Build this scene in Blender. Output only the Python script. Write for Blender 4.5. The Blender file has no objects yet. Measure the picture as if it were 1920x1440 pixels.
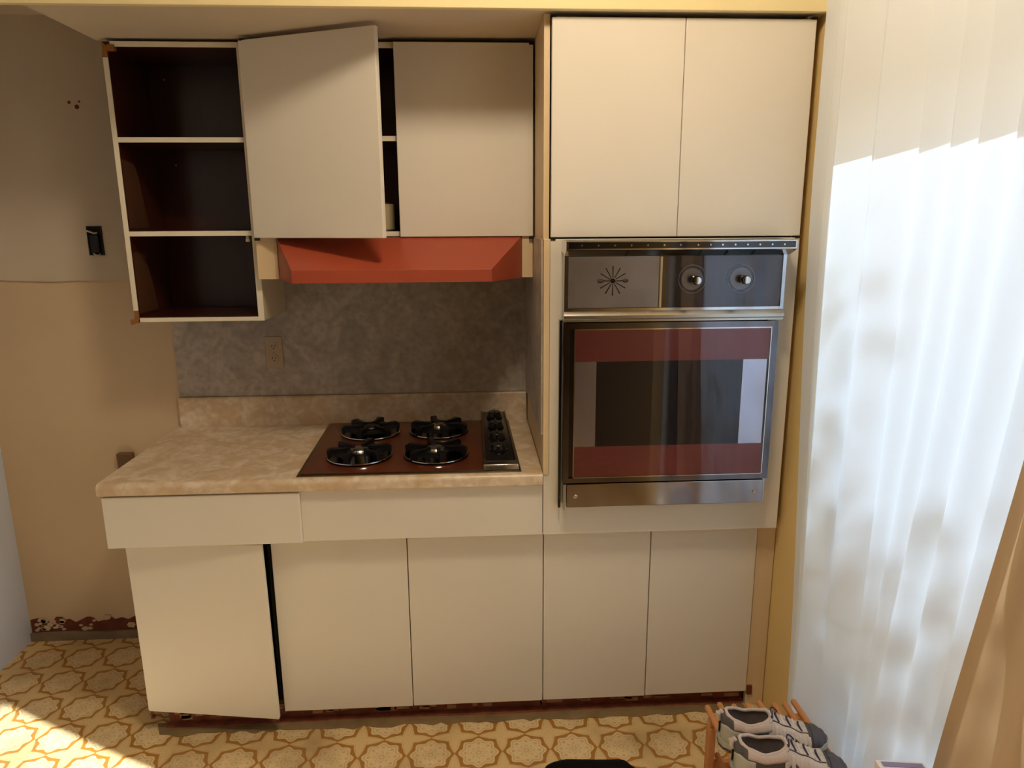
import bpy, bmesh, math, random
from mathutils import Vector, Matrix
random.seed(3)
S = bpy.context.scene
COL = S.collection

# ---------------------------------------------------------------- camera
cam_d = bpy.data.cameras.new('camera'); cam = bpy.data.objects.new('camera', cam_d); COL.objects.link(cam)
R_ = Vector((0.99834442, -0.05723962, -0.00566032)); U_ = Vector((0.01806231, 0.21855265, 0.97565798)); F_ = Vector((0.05460921, 0.97414494, -0.2192247))
M = Matrix(((R_.x, U_.x, -F_.x, -0.2172), (R_.y, U_.y, -F_.y, -2.7925), (R_.z, U_.z, -F_.z, 1.6878), (0, 0, 0, 1)))
cam.matrix_world = M
cam_d.sensor_width = 36.0; cam_d.lens = 1342.18 / 1920 * 36.0; cam_d.clip_start = 0.05
S.camera = cam

# ---------------------------------------------------------------- light
SUN_EL = math.radians(30.5)
sdir = Vector((-0.865 * math.cos(SUN_EL), 0.502 * math.cos(SUN_EL), -math.sin(SUN_EL)))
w = bpy.data.worlds.new('sky'); S.world = w; w.use_nodes = True
nt = w.node_tree; bg = nt.nodes['Background']
sky = nt.nodes.new('ShaderNodeTexSky'); sky.sky_type = 'NISHITA'; sky.sun_disc = False
sky.sun_elevation = SUN_EL; sky.sun_rotation = math.atan2(-sdir.x, -sdir.y)
nt.links.new(sky.outputs[0], bg.inputs[0]); bg.inputs[1].default_value = 0.26
sl = bpy.data.lights.new('sun', 'SUN'); sl.energy = 24.0; sl.angle = math.radians(0.6); sl.color = (0.90, 0.96, 1.06)
so = bpy.data.objects.new('sun', sl); COL.objects.link(so)
so.rotation_euler = sdir.to_track_quat('-Z', 'Y').to_euler(); so.location = (4, -3, 4)
BULB = 60.0
BULB_COL = (1.0, 0.86, 0.66)
S.view_settings.view_transform = 'Standard'; S.view_settings.look = 'None'
S.view_settings.gamma = 1.0; S.view_settings.use_curve_mapping = False
S.view_settings.exposure = 0.0

# ---------------------------------------------------------------- materials
def lin(c):
    return tuple(((v / 255) / 12.92 if v / 255 <= 0.04045 else ((v / 255 + 0.055) / 1.055) ** 2.4) for v in c)
def pmat(name, col, rough=0.5, metal=0.0, coat=0.0, var=0.0, scale=8.0, bump=0.0, bscale=60.0, col2=None, spec=None):
    m = bpy.data.materials.new(name); m.use_nodes = True
    n = m.node_tree; b = n.nodes['Principled BSDF']
    c = lin(col) if max(col) > 1 else col
    b.inputs['Base Color'].default_value = (*c, 1); b.inputs['Roughness'].default_value = rough
    b.inputs['Metallic'].default_value = metal; b.inputs['Coat Weight'].default_value = coat
    b.inputs['Coat Roughness'].default_value = 0.08
    if spec is not None: b.inputs['Specular IOR Level'].default_value = spec
    tc = n.nodes.new('ShaderNodeTexCoord')
    if var > 0 or col2:
        no = n.nodes.new('ShaderNodeTexNoise'); no.inputs['Scale'].default_value = scale; no.inputs['Detail'].default_value = 6
        n.links.new(tc.outputs['Object'], no.inputs['Vector'])
        r = n.nodes.new('ShaderNodeValToRGB'); r.color_ramp.elements[0].position = .3; r.color_ramp.elements[1].position = .7
        c2 = lin(col2) if col2 else tuple(v * (1 - var) for v in c)
        r.color_ramp.elements[0].color = (*c2, 1); r.color_ramp.elements[1].color = (*c, 1)
        n.links.new(no.outputs['Fac'], r.inputs[0]); n.links.new(r.outputs[0], b.inputs['Base Color'])
    if bump > 0:
        nb = n.nodes.new('ShaderNodeTexNoise'); nb.inputs['Scale'].default_value = bscale; nb.inputs['Detail'].default_value = 4
        n.links.new(tc.outputs['Object'], nb.inputs['Vector'])
        bp = n.nodes.new('ShaderNodeBump'); bp.inputs['Strength'].default_value = bump; bp.inputs['Distance'].default_value = 0.002
        n.links.new(nb.outputs['Fac'], bp.inputs['Height']); n.links.new(bp.outputs[0], b.inputs['Normal'])
    return m

class NB:
    """small node-graph writer"""
    def __init__(s, m): s.t = m.node_tree
    def math(s, op, a, b=None, c=None):
        n = s.t.nodes.new('ShaderNodeMath'); n.operation = op
        for i, v in enumerate((a, b, c)):
            if v is None: continue
            if isinstance(v, (int, float)): n.inputs[i].default_value = v
            else: s.t.links.new(v, n.inputs[i])
        return n.outputs[0]
    def node(s, t): return s.t.nodes.new(t)
    def link(s, a, b): s.t.links.new(a, b)
    def mix(s, f, a, b):
        n = s.t.nodes.new('ShaderNodeMix'); n.data_type = 'RGBA'
        for i, v in ((0, f), (6, a), (7, b)):
            if isinstance(v, (int, float)): n.inputs[i].default_value = v
            elif isinstance(v, tuple): n.inputs[i].default_value = (*v, 1)
            else: s.t.links.new(v, n.inputs[i])
        return n.outputs[2]

def vinyl_floor():
    m = bpy.data.materials.new('vinyl_floor'); m.use_nodes = True; g = NB(m); b = m.node_tree.nodes['Principled BSDF']
    tc = g.node('ShaderNodeTexCoord'); sp = g.node('ShaderNodeSeparateXYZ'); g.link(tc.outputs['Object'], sp.inputs[0])
    P = 0.157
    X = g.math('MULTIPLY', g.math('ADD', sp.outputs[0], 0.691 + P * 40), 1 / P)
    Y = g.math('MULTIPLY', g.math('ADD', sp.outputs[1], 0.770 + P * 40), 1 / P)
    def cell(off):
        fx = g.math('SUBTRACT', g.math('FRACT', g.math('ADD', X, 0.5 + off)), 0.5)
        fy = g.math('SUBTRACT', g.math('FRACT', g.math('ADD', Y, 0.5 + off)), 0.5)
        r = g.math('SQRT', g.math('ADD', g.math('MULTIPLY', fx, fx), g.math('MULTIPLY', fy, fy)))
        t = g.math('ARCTAN2', fy, fx)
        return fx, fy, r, t
    fx, fy, r, t = cell(0)
    c8 = g.math('COSINE', g.math('MULTIPLY', t, 8))
    c4 = g.math('COSINE', g.math('MULTIPLY', t, 4))
    Rr = g.math('ADD', 0.386, g.math('MULTIPLY', c8, 0.034))
    # wobbly print
    nz = g.node('ShaderNodeTexNoise'); nz.inputs['Scale'].default_value = 45; g.link(tc.outputs['Object'], nz.inputs['Vector'])
    wob = g.math('MULTIPLY', g.math('SUBTRACT', nz.outputs['Fac'], 0.5), 0.03)
    d = g.math('ADD', g.math('SUBTRACT', r, Rr), wob)
    def band(v, c, wd):   # 1 at |v-c|<wd, soft
        q = g.math('ABSOLUTE', g.math('SUBTRACT', v, c))
        n = g.node('ShaderNodeMapRange'); n.inputs[1].default_value = wd * 0.7; n.inputs[2].default_value = wd * 1.3
        n.inputs[3].default_value = 1; n.inputs[4].default_value = 0; g.link(q, n.inputs[0]); return n.outputs[0]
    gx, gy, r2, t2 = cell(0.5)
    ax = g.math('ABSOLUTE', gx); ay = g.math('ABSOLUTE', gy)
    mx = g.math('MAXIMUM', ax, ay); mn = g.math('MINIMUM', ax, ay)
    q_ = g.math('DIVIDE', mx, 0.50)
    wx = g.math('MULTIPLY', g.math('POWER', g.math('MAXIMUM', g.math('SUBTRACT', 1, g.math('MULTIPLY', q_, q_)), 0.0001), 0.85), 0.138)
    e = g.math('ADD', g.math('SUBTRACT', mn, wx), wob)
    def above(v, c, wd):
        n = g.node('ShaderNodeMapRange'); n.inputs[1].default_value = c - wd; n.inputs[2].default_value = c + wd; g.link(v, n.inputs[0]); return n.outputs[0]
    line = g.math('MULTIPLY', above(d, 0.004, 0.010), above(e, -0.004, 0.010))
    arm = band(e, -0.035, 0.009)
    outside = g.math('GREATER_THAN', d, 0.004)
    # star interior ornament: scallop rim, eight dots, rosette
    rim = band(d, -0.052, 0.013)
    dotx = g.math('SUBTRACT', r, 0.275); dsec = g.math('MULTIPLY', g.math('SINE', g.math('MULTIPLY', t, 4)), 0.07)
    dots = band(g.math('SQRT', g.math('ADD', g.math('MULTIPLY', dotx, dotx), g.math('MULTIPLY', dsec, dsec))), 0.022, 0.013)
    ros = band(g.math('SUBTRACT', r, g.math('MULTIPLY', g.math('ADD', c8, 3), 0.04)), 0.0, 0.013)
    core = band(r, 0.045, 0.013)
    orn = g.math('MINIMUM', g.math('ADD', g.math('ADD', rim, dots), g.math('ADD', ros, core)), 1)
    inside = g.math('LESS_THAN', d, 0.0)
    orn = g.math('MULTIPLY', orn, inside)
    armf = g.math('MULTIPLY', arm, outside)
    n2 = g.node('ShaderNodeTexNoise'); n2.inputs['Scale'].default_value = 160; n2.inputs['Detail'].default_value = 5; g.link(tc.outputs['Object'], n2.inputs['Vector'])
    n3 = g.node('ShaderNodeTexNoise'); n3.inputs['Scale'].default_value = 3.5; n3.inputs['Detail'].default_value = 8; g.link(tc.outputs['Object'], n3.inputs['Vector'])
    base = g.mix(n2.outputs['Fac'], lin((212, 178, 122)), lin((238, 218, 172)))
    crossc = g.mix(n2.outputs['Fac'], lin((206, 170, 108)), lin((232, 205, 152)))
    c = g.mix(outside, base, crossc)
    c = g.mix(g.math('MULTIPLY', orn, 0.42), c, lin((168, 118, 52)))
    c = g.mix(g.math('MULTIPLY', armf, 0.22), c, lin((178, 126, 40)))
    c = g.mix(g.math('MULTIPLY', line, 0.92), c, lin((166, 108, 22)))
    dm = g.node('ShaderNodeMapRange'); dm.inputs[1].default_value = 0.50; dm.inputs[2].default_value = 0.72; g.link(n3.outputs['Fac'], dm.inputs[0])
    c = g.mix(g.math('MULTIPLY', dm.outputs[0], 0.55), c, lin((128, 98, 60)))
    g.link(c, b.inputs['Base Color'])
    b.inputs['Roughness'].default_value = 0.45
    bp = g.node('ShaderNodeBump'); bp.inputs['Strength'].default_value = 0.35; bp.inputs['Distance'].default_value = 0.001; bp.invert = True
    g.link(g.math('ADD', line, g.math('MULTIPLY', orn, 0.4)), bp.inputs['Height']); g.link(bp.outputs[0], b.inputs['Normal'])
    return m

def marbled(name, c1, c2, c3, rough=0.35):
    m = bpy.data.materials.new(name); m.use_nodes = True; g = NB(m); b = m.node_tree.nodes['Principled BSDF']
    tc = g.node('ShaderNodeTexCoord')
    a = g.node('ShaderNodeTexNoise'); a.inputs['Scale'].default_value = 11; a.inputs['Detail'].default_value = 9; a.inputs['Distortion'].default_value = 1.2
    c = g.node('ShaderNodeTexNoise'); c.inputs['Scale'].default_value = 45; c.inputs['Detail'].default_value = 6
    for q in (a, c): g.link(tc.outputs['Object'], q.inputs['Vector'])
    r1 = g.node('ShaderNodeMapRange'); r1.inputs[1].default_value = .38; r1.inputs[2].default_value = .62; g.link(a.outputs['Fac'], r1.inputs[0])
    r2 = g.node('ShaderNodeMapRange'); r2.inputs[1].default_value = .42; r2.inputs[2].default_value = .66; g.link(c.outputs['Fac'], r2.inputs[0])
    x = g.mix(r1.outputs[0], lin(c1), lin(c2)); x = g.mix(g.math('MULTIPLY', r2.outputs[0], .5), x, lin(c3))
    g.link(x, b.inputs['Base Color']); b.inputs['Roughness'].default_value = rough
    return m

def wood(name, c1, c2, rough=0.4, coat=0.0, axis=0, scale=6):
    m = bpy.data.materials.new(name); m.use_nodes = True; g = NB(m); b = m.node_tree.nodes['Principled BSDF']
    tc = g.node('ShaderNodeTexCoord'); mp = g.node('ShaderNodeMapping'); sc = [18, 18, 18]; sc[axis] = 1.2; mp.inputs['Scale'].default_value = sc
    g.link(tc.outputs['Object'], mp.inputs[0])
    a = g.node('ShaderNodeTexNoise'); a.inputs['Scale'].default_value = scale; a.inputs['Detail'].default_value = 6; g.link(mp.outputs[0], a.inputs['Vector'])
    g.link(g.mix(a.outputs['Fac'], lin(c1), lin(c2)), b.inputs['Base Color'])
    b.inputs['Roughness'].default_value = rough; b.inputs['Coat Weight'].default_value = coat; b.inputs['Coat Roughness'].default_value = .15
    return m

def glass_mat(name, tint, ior=1.5, gloss=0.02, minref=0.0):
    m = bpy.data.materials.new(name); m.use_nodes = True; t = m.node_tree
    for n in list(t.nodes):
        if n.type != 'OUTPUT_MATERIAL': t.nodes.remove(n)
    g = NB(m); out = [n for n in t.nodes if n.type == 'OUTPUT_MATERIAL'][0]
    tr = g.node('ShaderNodeBsdfTransparent'); tr.inputs[0].default_value = (*tint, 1)
    gl = g.node('ShaderNodeBsdfGlossy'); gl.inputs['Roughness'].default_value = gloss
    fr = g.node('ShaderNodeFresnel'); fr.inputs[0].default_value = ior
    mx = g.node('ShaderNodeMixShader'); g.link(g.math('MINIMUM', g.math('ADD', fr.outputs[0], minref), 1), mx.inputs[0]); g.link(tr.outputs[0], mx.inputs[1]); g.link(gl.outputs[0], mx.inputs[2])
    g.link(mx.outputs[0], out.inputs[0])
    return m

def sheer(name, col, transp, transl, tcol=None):
    m = bpy.data.materials.new(name); m.use_nodes = True; t = m.node_tree
    for n in list(t.nodes):
        if n.type != 'OUTPUT_MATERIAL': t.nodes.remove(n)
    g = NB(m); out = [n for n in t.nodes if n.type == 'OUTPUT_MATERIAL'][0]
    df = g.node('ShaderNodeBsdfDiffuse'); tl = g.node('ShaderNodeBsdfTranslucent'); tr = g.node('ShaderNodeBsdfTransparent')
    for q in (df, tl): q.inputs[0].default_value = (*lin(col), 1)
    if tcol: tl.inputs[0].default_value = (*lin(tcol), 1)
    a = g.node('ShaderNodeMixShader'); a.inputs[0].default_value = transl; g.link(df.outputs[0], a.inputs[1]); g.link(tl.outputs[0], a.inputs[2])
    c = g.node('ShaderNodeMixShader'); c.inputs[0].default_value = transp; g.link(a.outputs[0], c.inputs[1]); g.link(tr.outputs[0], c.inputs[2])
    g.link(c.outputs[0], out.inputs[0])
    tc = g.node('ShaderNodeTexCoord'); nz = g.node('ShaderNodeTexNoise'); nz.inputs['Scale'].default_value = 500
    g.link(tc.outputs['Object'], nz.inputs['Vector']); bp = g.node('ShaderNodeBump'); bp.inputs['Strength'].default_value = .1; bp.inputs['Distance'].default_value = .001
    g.link(nz.outputs['Fac'], bp.inputs['Height'])
    for q in (df, tl): g.link(bp.outputs[0], q.inputs['Normal'])
    return m

def emit(name, col, s):
    m = bpy.data.materials.new(name); m.use_nodes = True; b = m.node_tree.nodes['Principled BSDF']
    b.inputs['Emission Color'].default_value = (*col, 1); b.inputs['Emission Strength'].default_value = s
    b.inputs['Base Color'].default_value = (.8, .8, .8, 1)
    return m

MT = dict(
    floor=vinyl_floor(),
    wall=pmat('beige_wall_paint', (214, 188, 152), .75, var=.13, scale=2.2, bump=.3, bscale=25),
    wall_up=pmat('upper_wall_paint', (206, 190, 166), .75, var=.10, scale=3, bump=.3, bscale=25),
    wall_l=pmat('white_side_wall', (208, 214, 232), .7, var=.05, bump=.2),
    wall_r=pmat('yellow_wall_paint', (236, 206, 140), .6, var=.06, scale=3, bump=.15),
    soffit=pmat('soffit_paint', (214, 196, 168), .8, var=.06, scale=3, bump=.3),
    header=pmat('header_yellow_paint', (240, 220, 165), .7, var=.04, scale=3),
    ceil=pmat('ceiling_paint', (226, 216, 198), .8, var=.04),
    cab=pmat('cream_laminate', (230, 220, 203), .7, spec=.25, var=.045, scale=2.5, bump=.06, bscale=300),
    cab_edge=pmat('cream_edge', (236, 225, 200), .5, var=.05),
    side=pmat('cream_side', (226, 200, 158), .5, var=.05, scale=4),
    dark=wood('dark_cabinet_interior', (46, 17, 10), (72, 28, 15), .33, .3, axis=2),
    rawwood=wood('raw_wood_edge', (120, 72, 24), (168, 110, 46), .7, axis=2),
    counter=marbled('marbled_laminate', (208, 180, 142), (232, 214, 188), (190, 162, 132), .33),
    splash=marbled('grey_marbled_laminate', (176, 164, 150), (204, 190, 172), (152, 138, 124), .40),
    gap=pmat('dark_gap', (22, 16, 12), .9),
    chrome=pmat('chrome', (205, 205, 208), .09, 1.0, var=.05, scale=20),
    chrome_dull=pmat('brushed_chrome', (190, 186, 178), .25, 1.0, var=.12, scale=14),
    steel_frame=pmat('stained_steel', (150, 140, 112), .3, 1.0, var=.25, scale=20),
    copper=pmat('brown_copper_enamel', (104, 46, 20), .3, 0, .35, var=.5, scale=5),
    black=pmat('black_enamel', (16, 14, 16), .22, 0, .3, var=.2),
    blackmatte=pmat('black_iron', (20, 18, 20), .38, .3, var=.2),
    bowl=pmat('dark_chrome_bowl', (70, 66, 62), .2, 1.0, var=.3, scale=25),
    hood=pmat('orange_red_enamel', (166, 72, 46), .45, 0, .1, var=.07, scale=5),
    hood_in=pmat('hood_inside', (60, 40, 30), .6, var=.3),
    ovenblack=pmat('oven_black', (14, 12, 16), .12, 0, .6, var=.1),
    ovenred=pmat('oven_red_brown_band', (208, 106, 88), .5, 0, 0, var=.2, scale=6),
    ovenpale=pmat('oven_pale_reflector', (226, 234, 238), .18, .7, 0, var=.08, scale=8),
    ovenmesh=pmat('oven_dark_window', (14, 16, 24), .5, 0, 0, var=.3),
    chrome_dark=pmat('dark_reflection_chrome', (120, 116, 122), .12, 1.0, var=.15, scale=14),  # door frame chrome, its dark reflections put into the colour
    chrome_mid=pmat('dim_reflection_chrome', (168, 164, 170), .10, 1.0, var=.15, scale=9),  # bottom panel chrome darkened in colour to imitate dimmer reflections
    olive=pmat('olive_clock_panel', (248, 248, 222), .4, .25, 0, var=.2, scale=9),
    olive_dark=pmat('olive_dial', (176, 178, 156), .35, .1, .2, var=.2),
    ring=pmat('dial_ring', (176, 180, 184), .3, .5, var=.1),
    clockmark=pmat('clock_markers', (58, 40, 26), .5, .2, var=.2),
    plate=pmat('outlet_plate', (196, 172, 140), .45, var=.06),
    plate_d=pmat('outlet_slots', (40, 30, 24), .7),
    toe=pmat('torn_toe_kick', (158, 84, 54), .85, var=.5, scale=28, bump=.8, bscale=70),
    toe2=pmat('glue_scraps', (206, 150, 108), .85, var=.35, scale=40, bump=.8),
    mould=pmat('grimy_floor_edge', (146, 118, 76), .8, var=.35, scale=14),
    rip=pmat('bare_brown_strip', (122, 62, 42), .9, var=.45, scale=30, bump=.8),
    plaster=pmat('plaster_flakes', (212, 186, 152), .85, var=.2, scale=30, bump=.6),
    grime=pmat('dusty_plaster_edge', (150, 128, 104), .85, var=.3, scale=12, bump=.5),
    dowel=wood('dowel_wood', (196, 128, 74), (222, 158, 100), .5, .1, axis=1),
    sh_mesh=pmat('shoe_dark_grey_mesh', (96, 92, 94), .85, var=.15, scale=90, bump=.6, bscale=500),
    sh_white=pmat('shoe_offwhite_leather', (214, 200, 190), .6, var=.07, scale=30, bump=.15),
    sh_pink=pmat('shoe_collar_fabric', (212, 194, 184), .85, var=.08, scale=60, bump=.4, bscale=300),
    sh_lining=pmat('shoe_lining', (124, 112, 108), .9, var=.25, scale=40, bump=.4),
    sh_toe=pmat('shoe_toe_rubber', (84, 82, 90), .6, var=.08),
    sh_sole=pmat('shoe_sole', (186, 184, 172), .6, var=.08),
    lace=pmat('shoe_laces', (226, 216, 208), .8, var=.05),
    lace_d=pmat('shoe_dark_lace', (60, 56, 84), .8),
    bag=pmat('black_fabric', (10, 9, 10), .9, var=.3, bump=.5, bscale=200, spec=.15),
    paper=pmat('white_carton', (236, 234, 240), .6, var=.03),
    purple=pmat('carton_blue_print', (140, 140, 186), .6),
    jar=pmat('cream_can_label', (206, 188, 142), .5, var=.1),
    tin=pmat('tin', (150, 150, 146), .3, 1.0),
    wire=pmat('pale_wire', (196, 186, 158), .5),
    metalbox=pmat('dark_metal_box', (34, 28, 24), .5, .4, var=.3),
    frame=pmat('window_frame_paint', (232, 228, 218), .5, var=.03),
    sheer=sheer('sheer_curtain_cloth', (240, 243, 246), .0, .12, (208, 232, 255)),
    brown_curtain=sheer('beige_brown_cloth', (196, 168, 134), .0, .08),
    pane=glass_mat('window_glass', (.96, .98, .97), 1.45, 0.0),
    oglass=glass_mat('oven_glass', (.93, .91, .95), 1.45, 0.015, 0),
    bulb=emit('lamp_bulb', BULB_COL, BULB),
    lampcap=pmat('lamp_canopy', (220, 214, 200), .4, .2),
    leaf=pmat('leaf_green', (74, 96, 46), .7, var=.4, scale=9),
    bark=pmat('bark_brown', (88, 70, 52), .9, var=.3, scale=20, bump=.8),
    ground=pmat('patio_concrete', (176, 172, 162), .85, var=.2, scale=3, bump=.3),
)

# ---------------------------------------------------------------- mesh helpers
class B:
    def __init__(s): s.bm = bmesh.new()
    def box(s, x0, x1, y0, y1, z0, z1, bev=0.0):
        t = bmesh.new(); r = bmesh.ops.create_cube(t, size=1)
        for v in t.verts:
            v.co = Vector(((x0 + x1) / 2 + v.co.x * (x1 - x0), (y0 + y1) / 2 + v.co.y * (y1 - y0), (z0 + z1) / 2 + v.co.z * (z1 - z0)))
        if bev > 0: bmesh.ops.bevel(t, geom=t.edges[:], offset=bev, segments=2, affect='EDGES', profile=.5)
        s._merge(t); return s
    def _merge(s, t):
        me = bpy.data.meshes.new('tmp'); t.to_mesh(me); t.free(); s.bm.from_mesh(me); bpy.data.meshes.remove(me)
    def poly(s, verts, faces, bev=0.0):
        t = bmesh.new(); vs = [t.verts.new(v) for v in verts]
        for f in faces: t.faces.new([vs[i] for i in f])
        bmesh.ops.recalc_face_normals(t, faces=t.faces[:])
        if bev > 0: bmesh.ops.bevel(t, geom=t.edges[:], offset=bev, segments=2, affect='EDGES', profile=.5)
        s._merge(t); return s
    def hexa(s, a, b, bev=0.0):
        """two quads of four corners each, joined into a solid"""
        return s.poly(list(a) + list(b), [(0, 1, 2, 3), (7, 6, 5, 4), (0, 4, 5, 1), (1, 5, 6, 2), (2, 6, 7, 3), (3, 7, 4, 0)], bev)
    def prism(s, prof, axis, a, b, bev=0.0):
        def P(u, v, w): return {'X': (w, u, v), 'Y': (u, w, v), 'Z': (u, v, w)}[axis]
        n = len(prof); vs = [P(u, v, a) for u, v in prof] + [P(u, v, b) for u, v in prof]
        fs = [tuple(range(n)), tuple(range(2 * n - 1, n - 1, -1))] + [(i, (i + 1) % n, n + (i + 1) % n, n + i) for i in range(n)]
        return s.poly(vs, fs, bev)
    def cyl(s, p0, p1, r0, r1=None, seg=20, cap=True):
        r1 = r0 if r1 is None else r1
        p0 = Vector(p0); p1 = Vector(p1); d = p1 - p0
        t = bmesh.new(); bmesh.ops.create_cone(t, cap_ends=cap, segments=seg, radius1=r0, radius2=r1, depth=d.length)
        q = d.to_track_quat('Z', 'Y').to_matrix().to_4x4(); bmesh.ops.transform(t, matrix=Matrix.Translation((p0 + p1) / 2) @ q, verts=t.verts[:])
        s._merge(t); return s
    def sph(s, c, r, sc=(1, 1, 1), seg=16):
        t = bmesh.new(); bmesh.ops.create_uvsphere(t, u_segments=seg, v_segments=max(6, seg // 2), radius=r)
        for v in t.verts: v.co = Vector((c[0] + v.co.x * sc[0], c[1] + v.co.y * sc[1], c[2] + v.co.z * sc[2]))
        s._merge(t); return s
    def lathe(s, prof, c, axis='Z', seg=32):
        vs = []; fs = []; n = len(prof)
        for k in range(seg):
            a = 2 * math.pi * k / seg
            for r, h in prof:
                p = (r * math.cos(a), r * math.sin(a), h)
                if axis == 'Y': p = (p[0], -h, p[1])
                vs.append((c[0] + p[0], c[1] + p[1], c[2] + p[2]))
        for k in range(seg):
            for i in range(n - 1):
                a = k * n + i; b = ((k + 1) % seg) * n + i
                fs.append((a, b, b + 1, a + 1))
        t = bmesh.new(); vv = [t.verts.new(v) for v in vs]
        for f in fs: t.faces.new([vv[i] for i in f])
        bmesh.ops.remove_doubles(t, verts=t.verts[:], dist=1e-6); bmesh.ops.recalc_face_normals(t, faces=t.faces[:])
        s._merge(t); return s
    def torus(s, c, R, r, axis='Z', seg=36, sg=8, sx=1.0):
        return s.tube([(c[0] + (R * math.cos(2 * math.pi * k / seg)) * sx, c[1] + (R * math.sin(2 * math.pi * k / seg) if axis == 'Z' else 0),
                        c[2] + (R * math.sin(2 * math.pi * k / seg) if axis == 'Y' else 0)) for k in range(seg)], r, sg, True)
    def tube(s, pts, r, sg=8, closed=False, rs=None):
        pts = [Vector(p) for p in pts]; n = len(pts); vs = []; fs = []
        up = Vector((0, 0, 1)); pu = None
        for i, p in enumerate(pts):
            if closed: d = pts[(i + 1) % n] - pts[i - 1]
            else: d = pts[min(i + 1, n - 1)] - pts[max(i - 1, 0)]
            d.normalize()
            if pu is None:
                a = up if abs(d.z) < .9 else Vector((1, 0, 0)); u = (a - d * a.dot(d)).normalized()
            else: u = (pu - d * pu.dot(d)).normalized()
            pu = u; v = d.cross(u); rr = rs[i] if rs else r
            for k in range(sg):
                t = 2 * math.pi * k / sg; vs.append(p + (u * math.cos(t) + v * math.sin(t)) * rr)
        m = n if closed else n - 1
        for i in range(m):
            j = (i + 1) % n
            for k in range(sg):
                l = (k + 1) % sg; fs.append((i * sg + k, i * sg + l, j * sg + l, j * sg + k))
        if not closed: fs += [tuple(range(sg - 1, -1, -1)), tuple((n - 1) * sg + k for k in range(sg))]
        t = bmesh.new(); vv = [t.verts.new(v) for v in vs]
        for f in fs: t.faces.new([vv[i] for i in f])
        bmesh.ops.recalc_face_normals(t, faces=t.faces[:])
        s._merge(t); return s
    def build(s, name, mat, parent=None, smooth=False, label=None, mods=None):
        me = bpy.data.meshes.new(name); s.bm.to_mesh(me); s.bm.free()
        o = bpy.data.objects.new(name, me); COL.objects.link(o); me.materials.append(MT[mat] if isinstance(mat, str) else mat)
        if smooth is not False:
            for p in me.polygons: p.use_smooth = True
            if smooth != 'all':
                try: me.set_sharp_from_angle(angle=math.radians(35))
                except Exception: pass
        if parent is not None:
            o.parent = parent; o.matrix_parent_inverse = Matrix.Translation(-parent.location)
        if label: o['label'] = label
        return o
def bx(*a, bev=0.0015): return B().box(*a, bev=bev)
def tag(o, label, cat, group=None, kind=None):
    o['label'] = label; o['category'] = cat
    if group: o['group'] = group
    if kind: o['kind'] = kind
    return o
def thing(name, loc, label, cat, group=None):
    o = bpy.data.objects.new(name, None); COL.objects.link(o); o.location = loc; o.empty_display_size = .05
    return tag(o, label, cat, group)
def struct(o, label=None):
    o['kind'] = 'structure'
    if label: o['label'] = label
    return o

# ================================================================ SETTING
XL, XW = -2.07, 0.80
struct(bx(XL - .1, XW + .12, -5.6, .1, -.06, 0, bev=0).build('floor', 'floor'), 'cream and gold vinyl floor with star and cross print')
struct(bx(XL - .1, XW + .12, -5.6, .1, 3.04, 3.12, bev=0).build('ceiling', 'ceil'), 'cream ceiling')
wb = struct(bx(XL - .1, XW + .12, 0, .1, 0, 3.04, bev=0).build('wall_back', 'wall'), 'beige stained plaster wall behind the cabinets')
# upper layer of plaster, stands a little proud and ends in a crooked lower edge
pts = [(XL, 3.04)] + [(XL, 1.492)] + [(-2.0, 1.494), (-1.9, 1.489), (-1.78, 1.485), (-1.70, 1.488), (-1.58, 1.486), (-1.45, 1.489), (-1.3625, 1.487)] + [(-1.3625, 3.04)]
B().prism(pts, 'Y', -.009, 0, bev=0).build('plaster_panel', 'wall_up', wb, label='greyer upper layer of the wall, ending above a dark edge')
struct(bx(XL - .1, XL, -5.6, 0, 0, 3.04, bev=0).build('wall_left', 'wall_l'), 'pale grey side wall at the left edge')
struct(bx(XL - .1, XW + .12, -5.7, -5.6, 0, 3.04, bev=0).build('wall_front', pmat('dark_room_brown', (120, 96, 74), .7, var=.1)), 'darkened brown wall behind the camera')  # brown stands in for the dark room mirrored in the oven glass
# right wall with the window opening
WY0, WY1, WZ0, WZ1 = -2.50, -.80, .06, 1.97
wr = B(); T = XW + .12
wr.box(XW, T, WY1, 0, 0, 3.04).box(XW, T, -5.6, WY0, 0, 3.04).box(XW, T, WY0, WY1, WZ1, 3.04).box(XW, T, WY0, WY1, 0, WZ0)
struct(wr.build('wall_right', 'wall_r'), 'yellow wall strip beside the curtain')
# window
wn = B()
fx0, fx1 = XW + .05, XW + .09
wn.box(fx0, fx1, WY0, WY1, WZ0, WZ0 + .05).box(fx0, fx1, WY0, WY1, WZ1 - .05, WZ1).box(fx0, fx1, WY0, WY0 + .05, WZ0 + .05, WZ1 - .05).box(fx0, fx1, WY1 - .05, WY1, WZ0 + .05, WZ1 - .05)
wn.box(fx0, fx1, -1.78, -1.72, WZ0 + .05, WZ1 - .05)
wf = struct(wn.build('window_1', 'frame'), 'white framed glass patio window behind the sheer curtain')
for a, b in ((WY0 + .05, -1.78), (-1.72, WY1 - .05)):
    bx(XW + .068, XW + .072, a, b, WZ0 + .05, WZ1 - .05, bev=0).build('pane', 'pane', wf)
# soffit and header beam
HZ = 2.262
struct(bx(-1.392, XW, -.645, 0, HZ, 3.04, bev=0).build('soffit', 'soffit'), 'beige lowered soffit above the wall cabinets')
struct(bx(XL, XW, -.665, -.645, HZ - .002, 3.04, bev=.002).build('trim_1', 'header'), 'yellow painted header face along the top')
struct(bx(XL, -1.392, -.645, 0, 2.40, 3.04, bev=0).build('trim_2', 'soffit'), 'beige ceiling of the recess over the empty appliance space')

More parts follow.
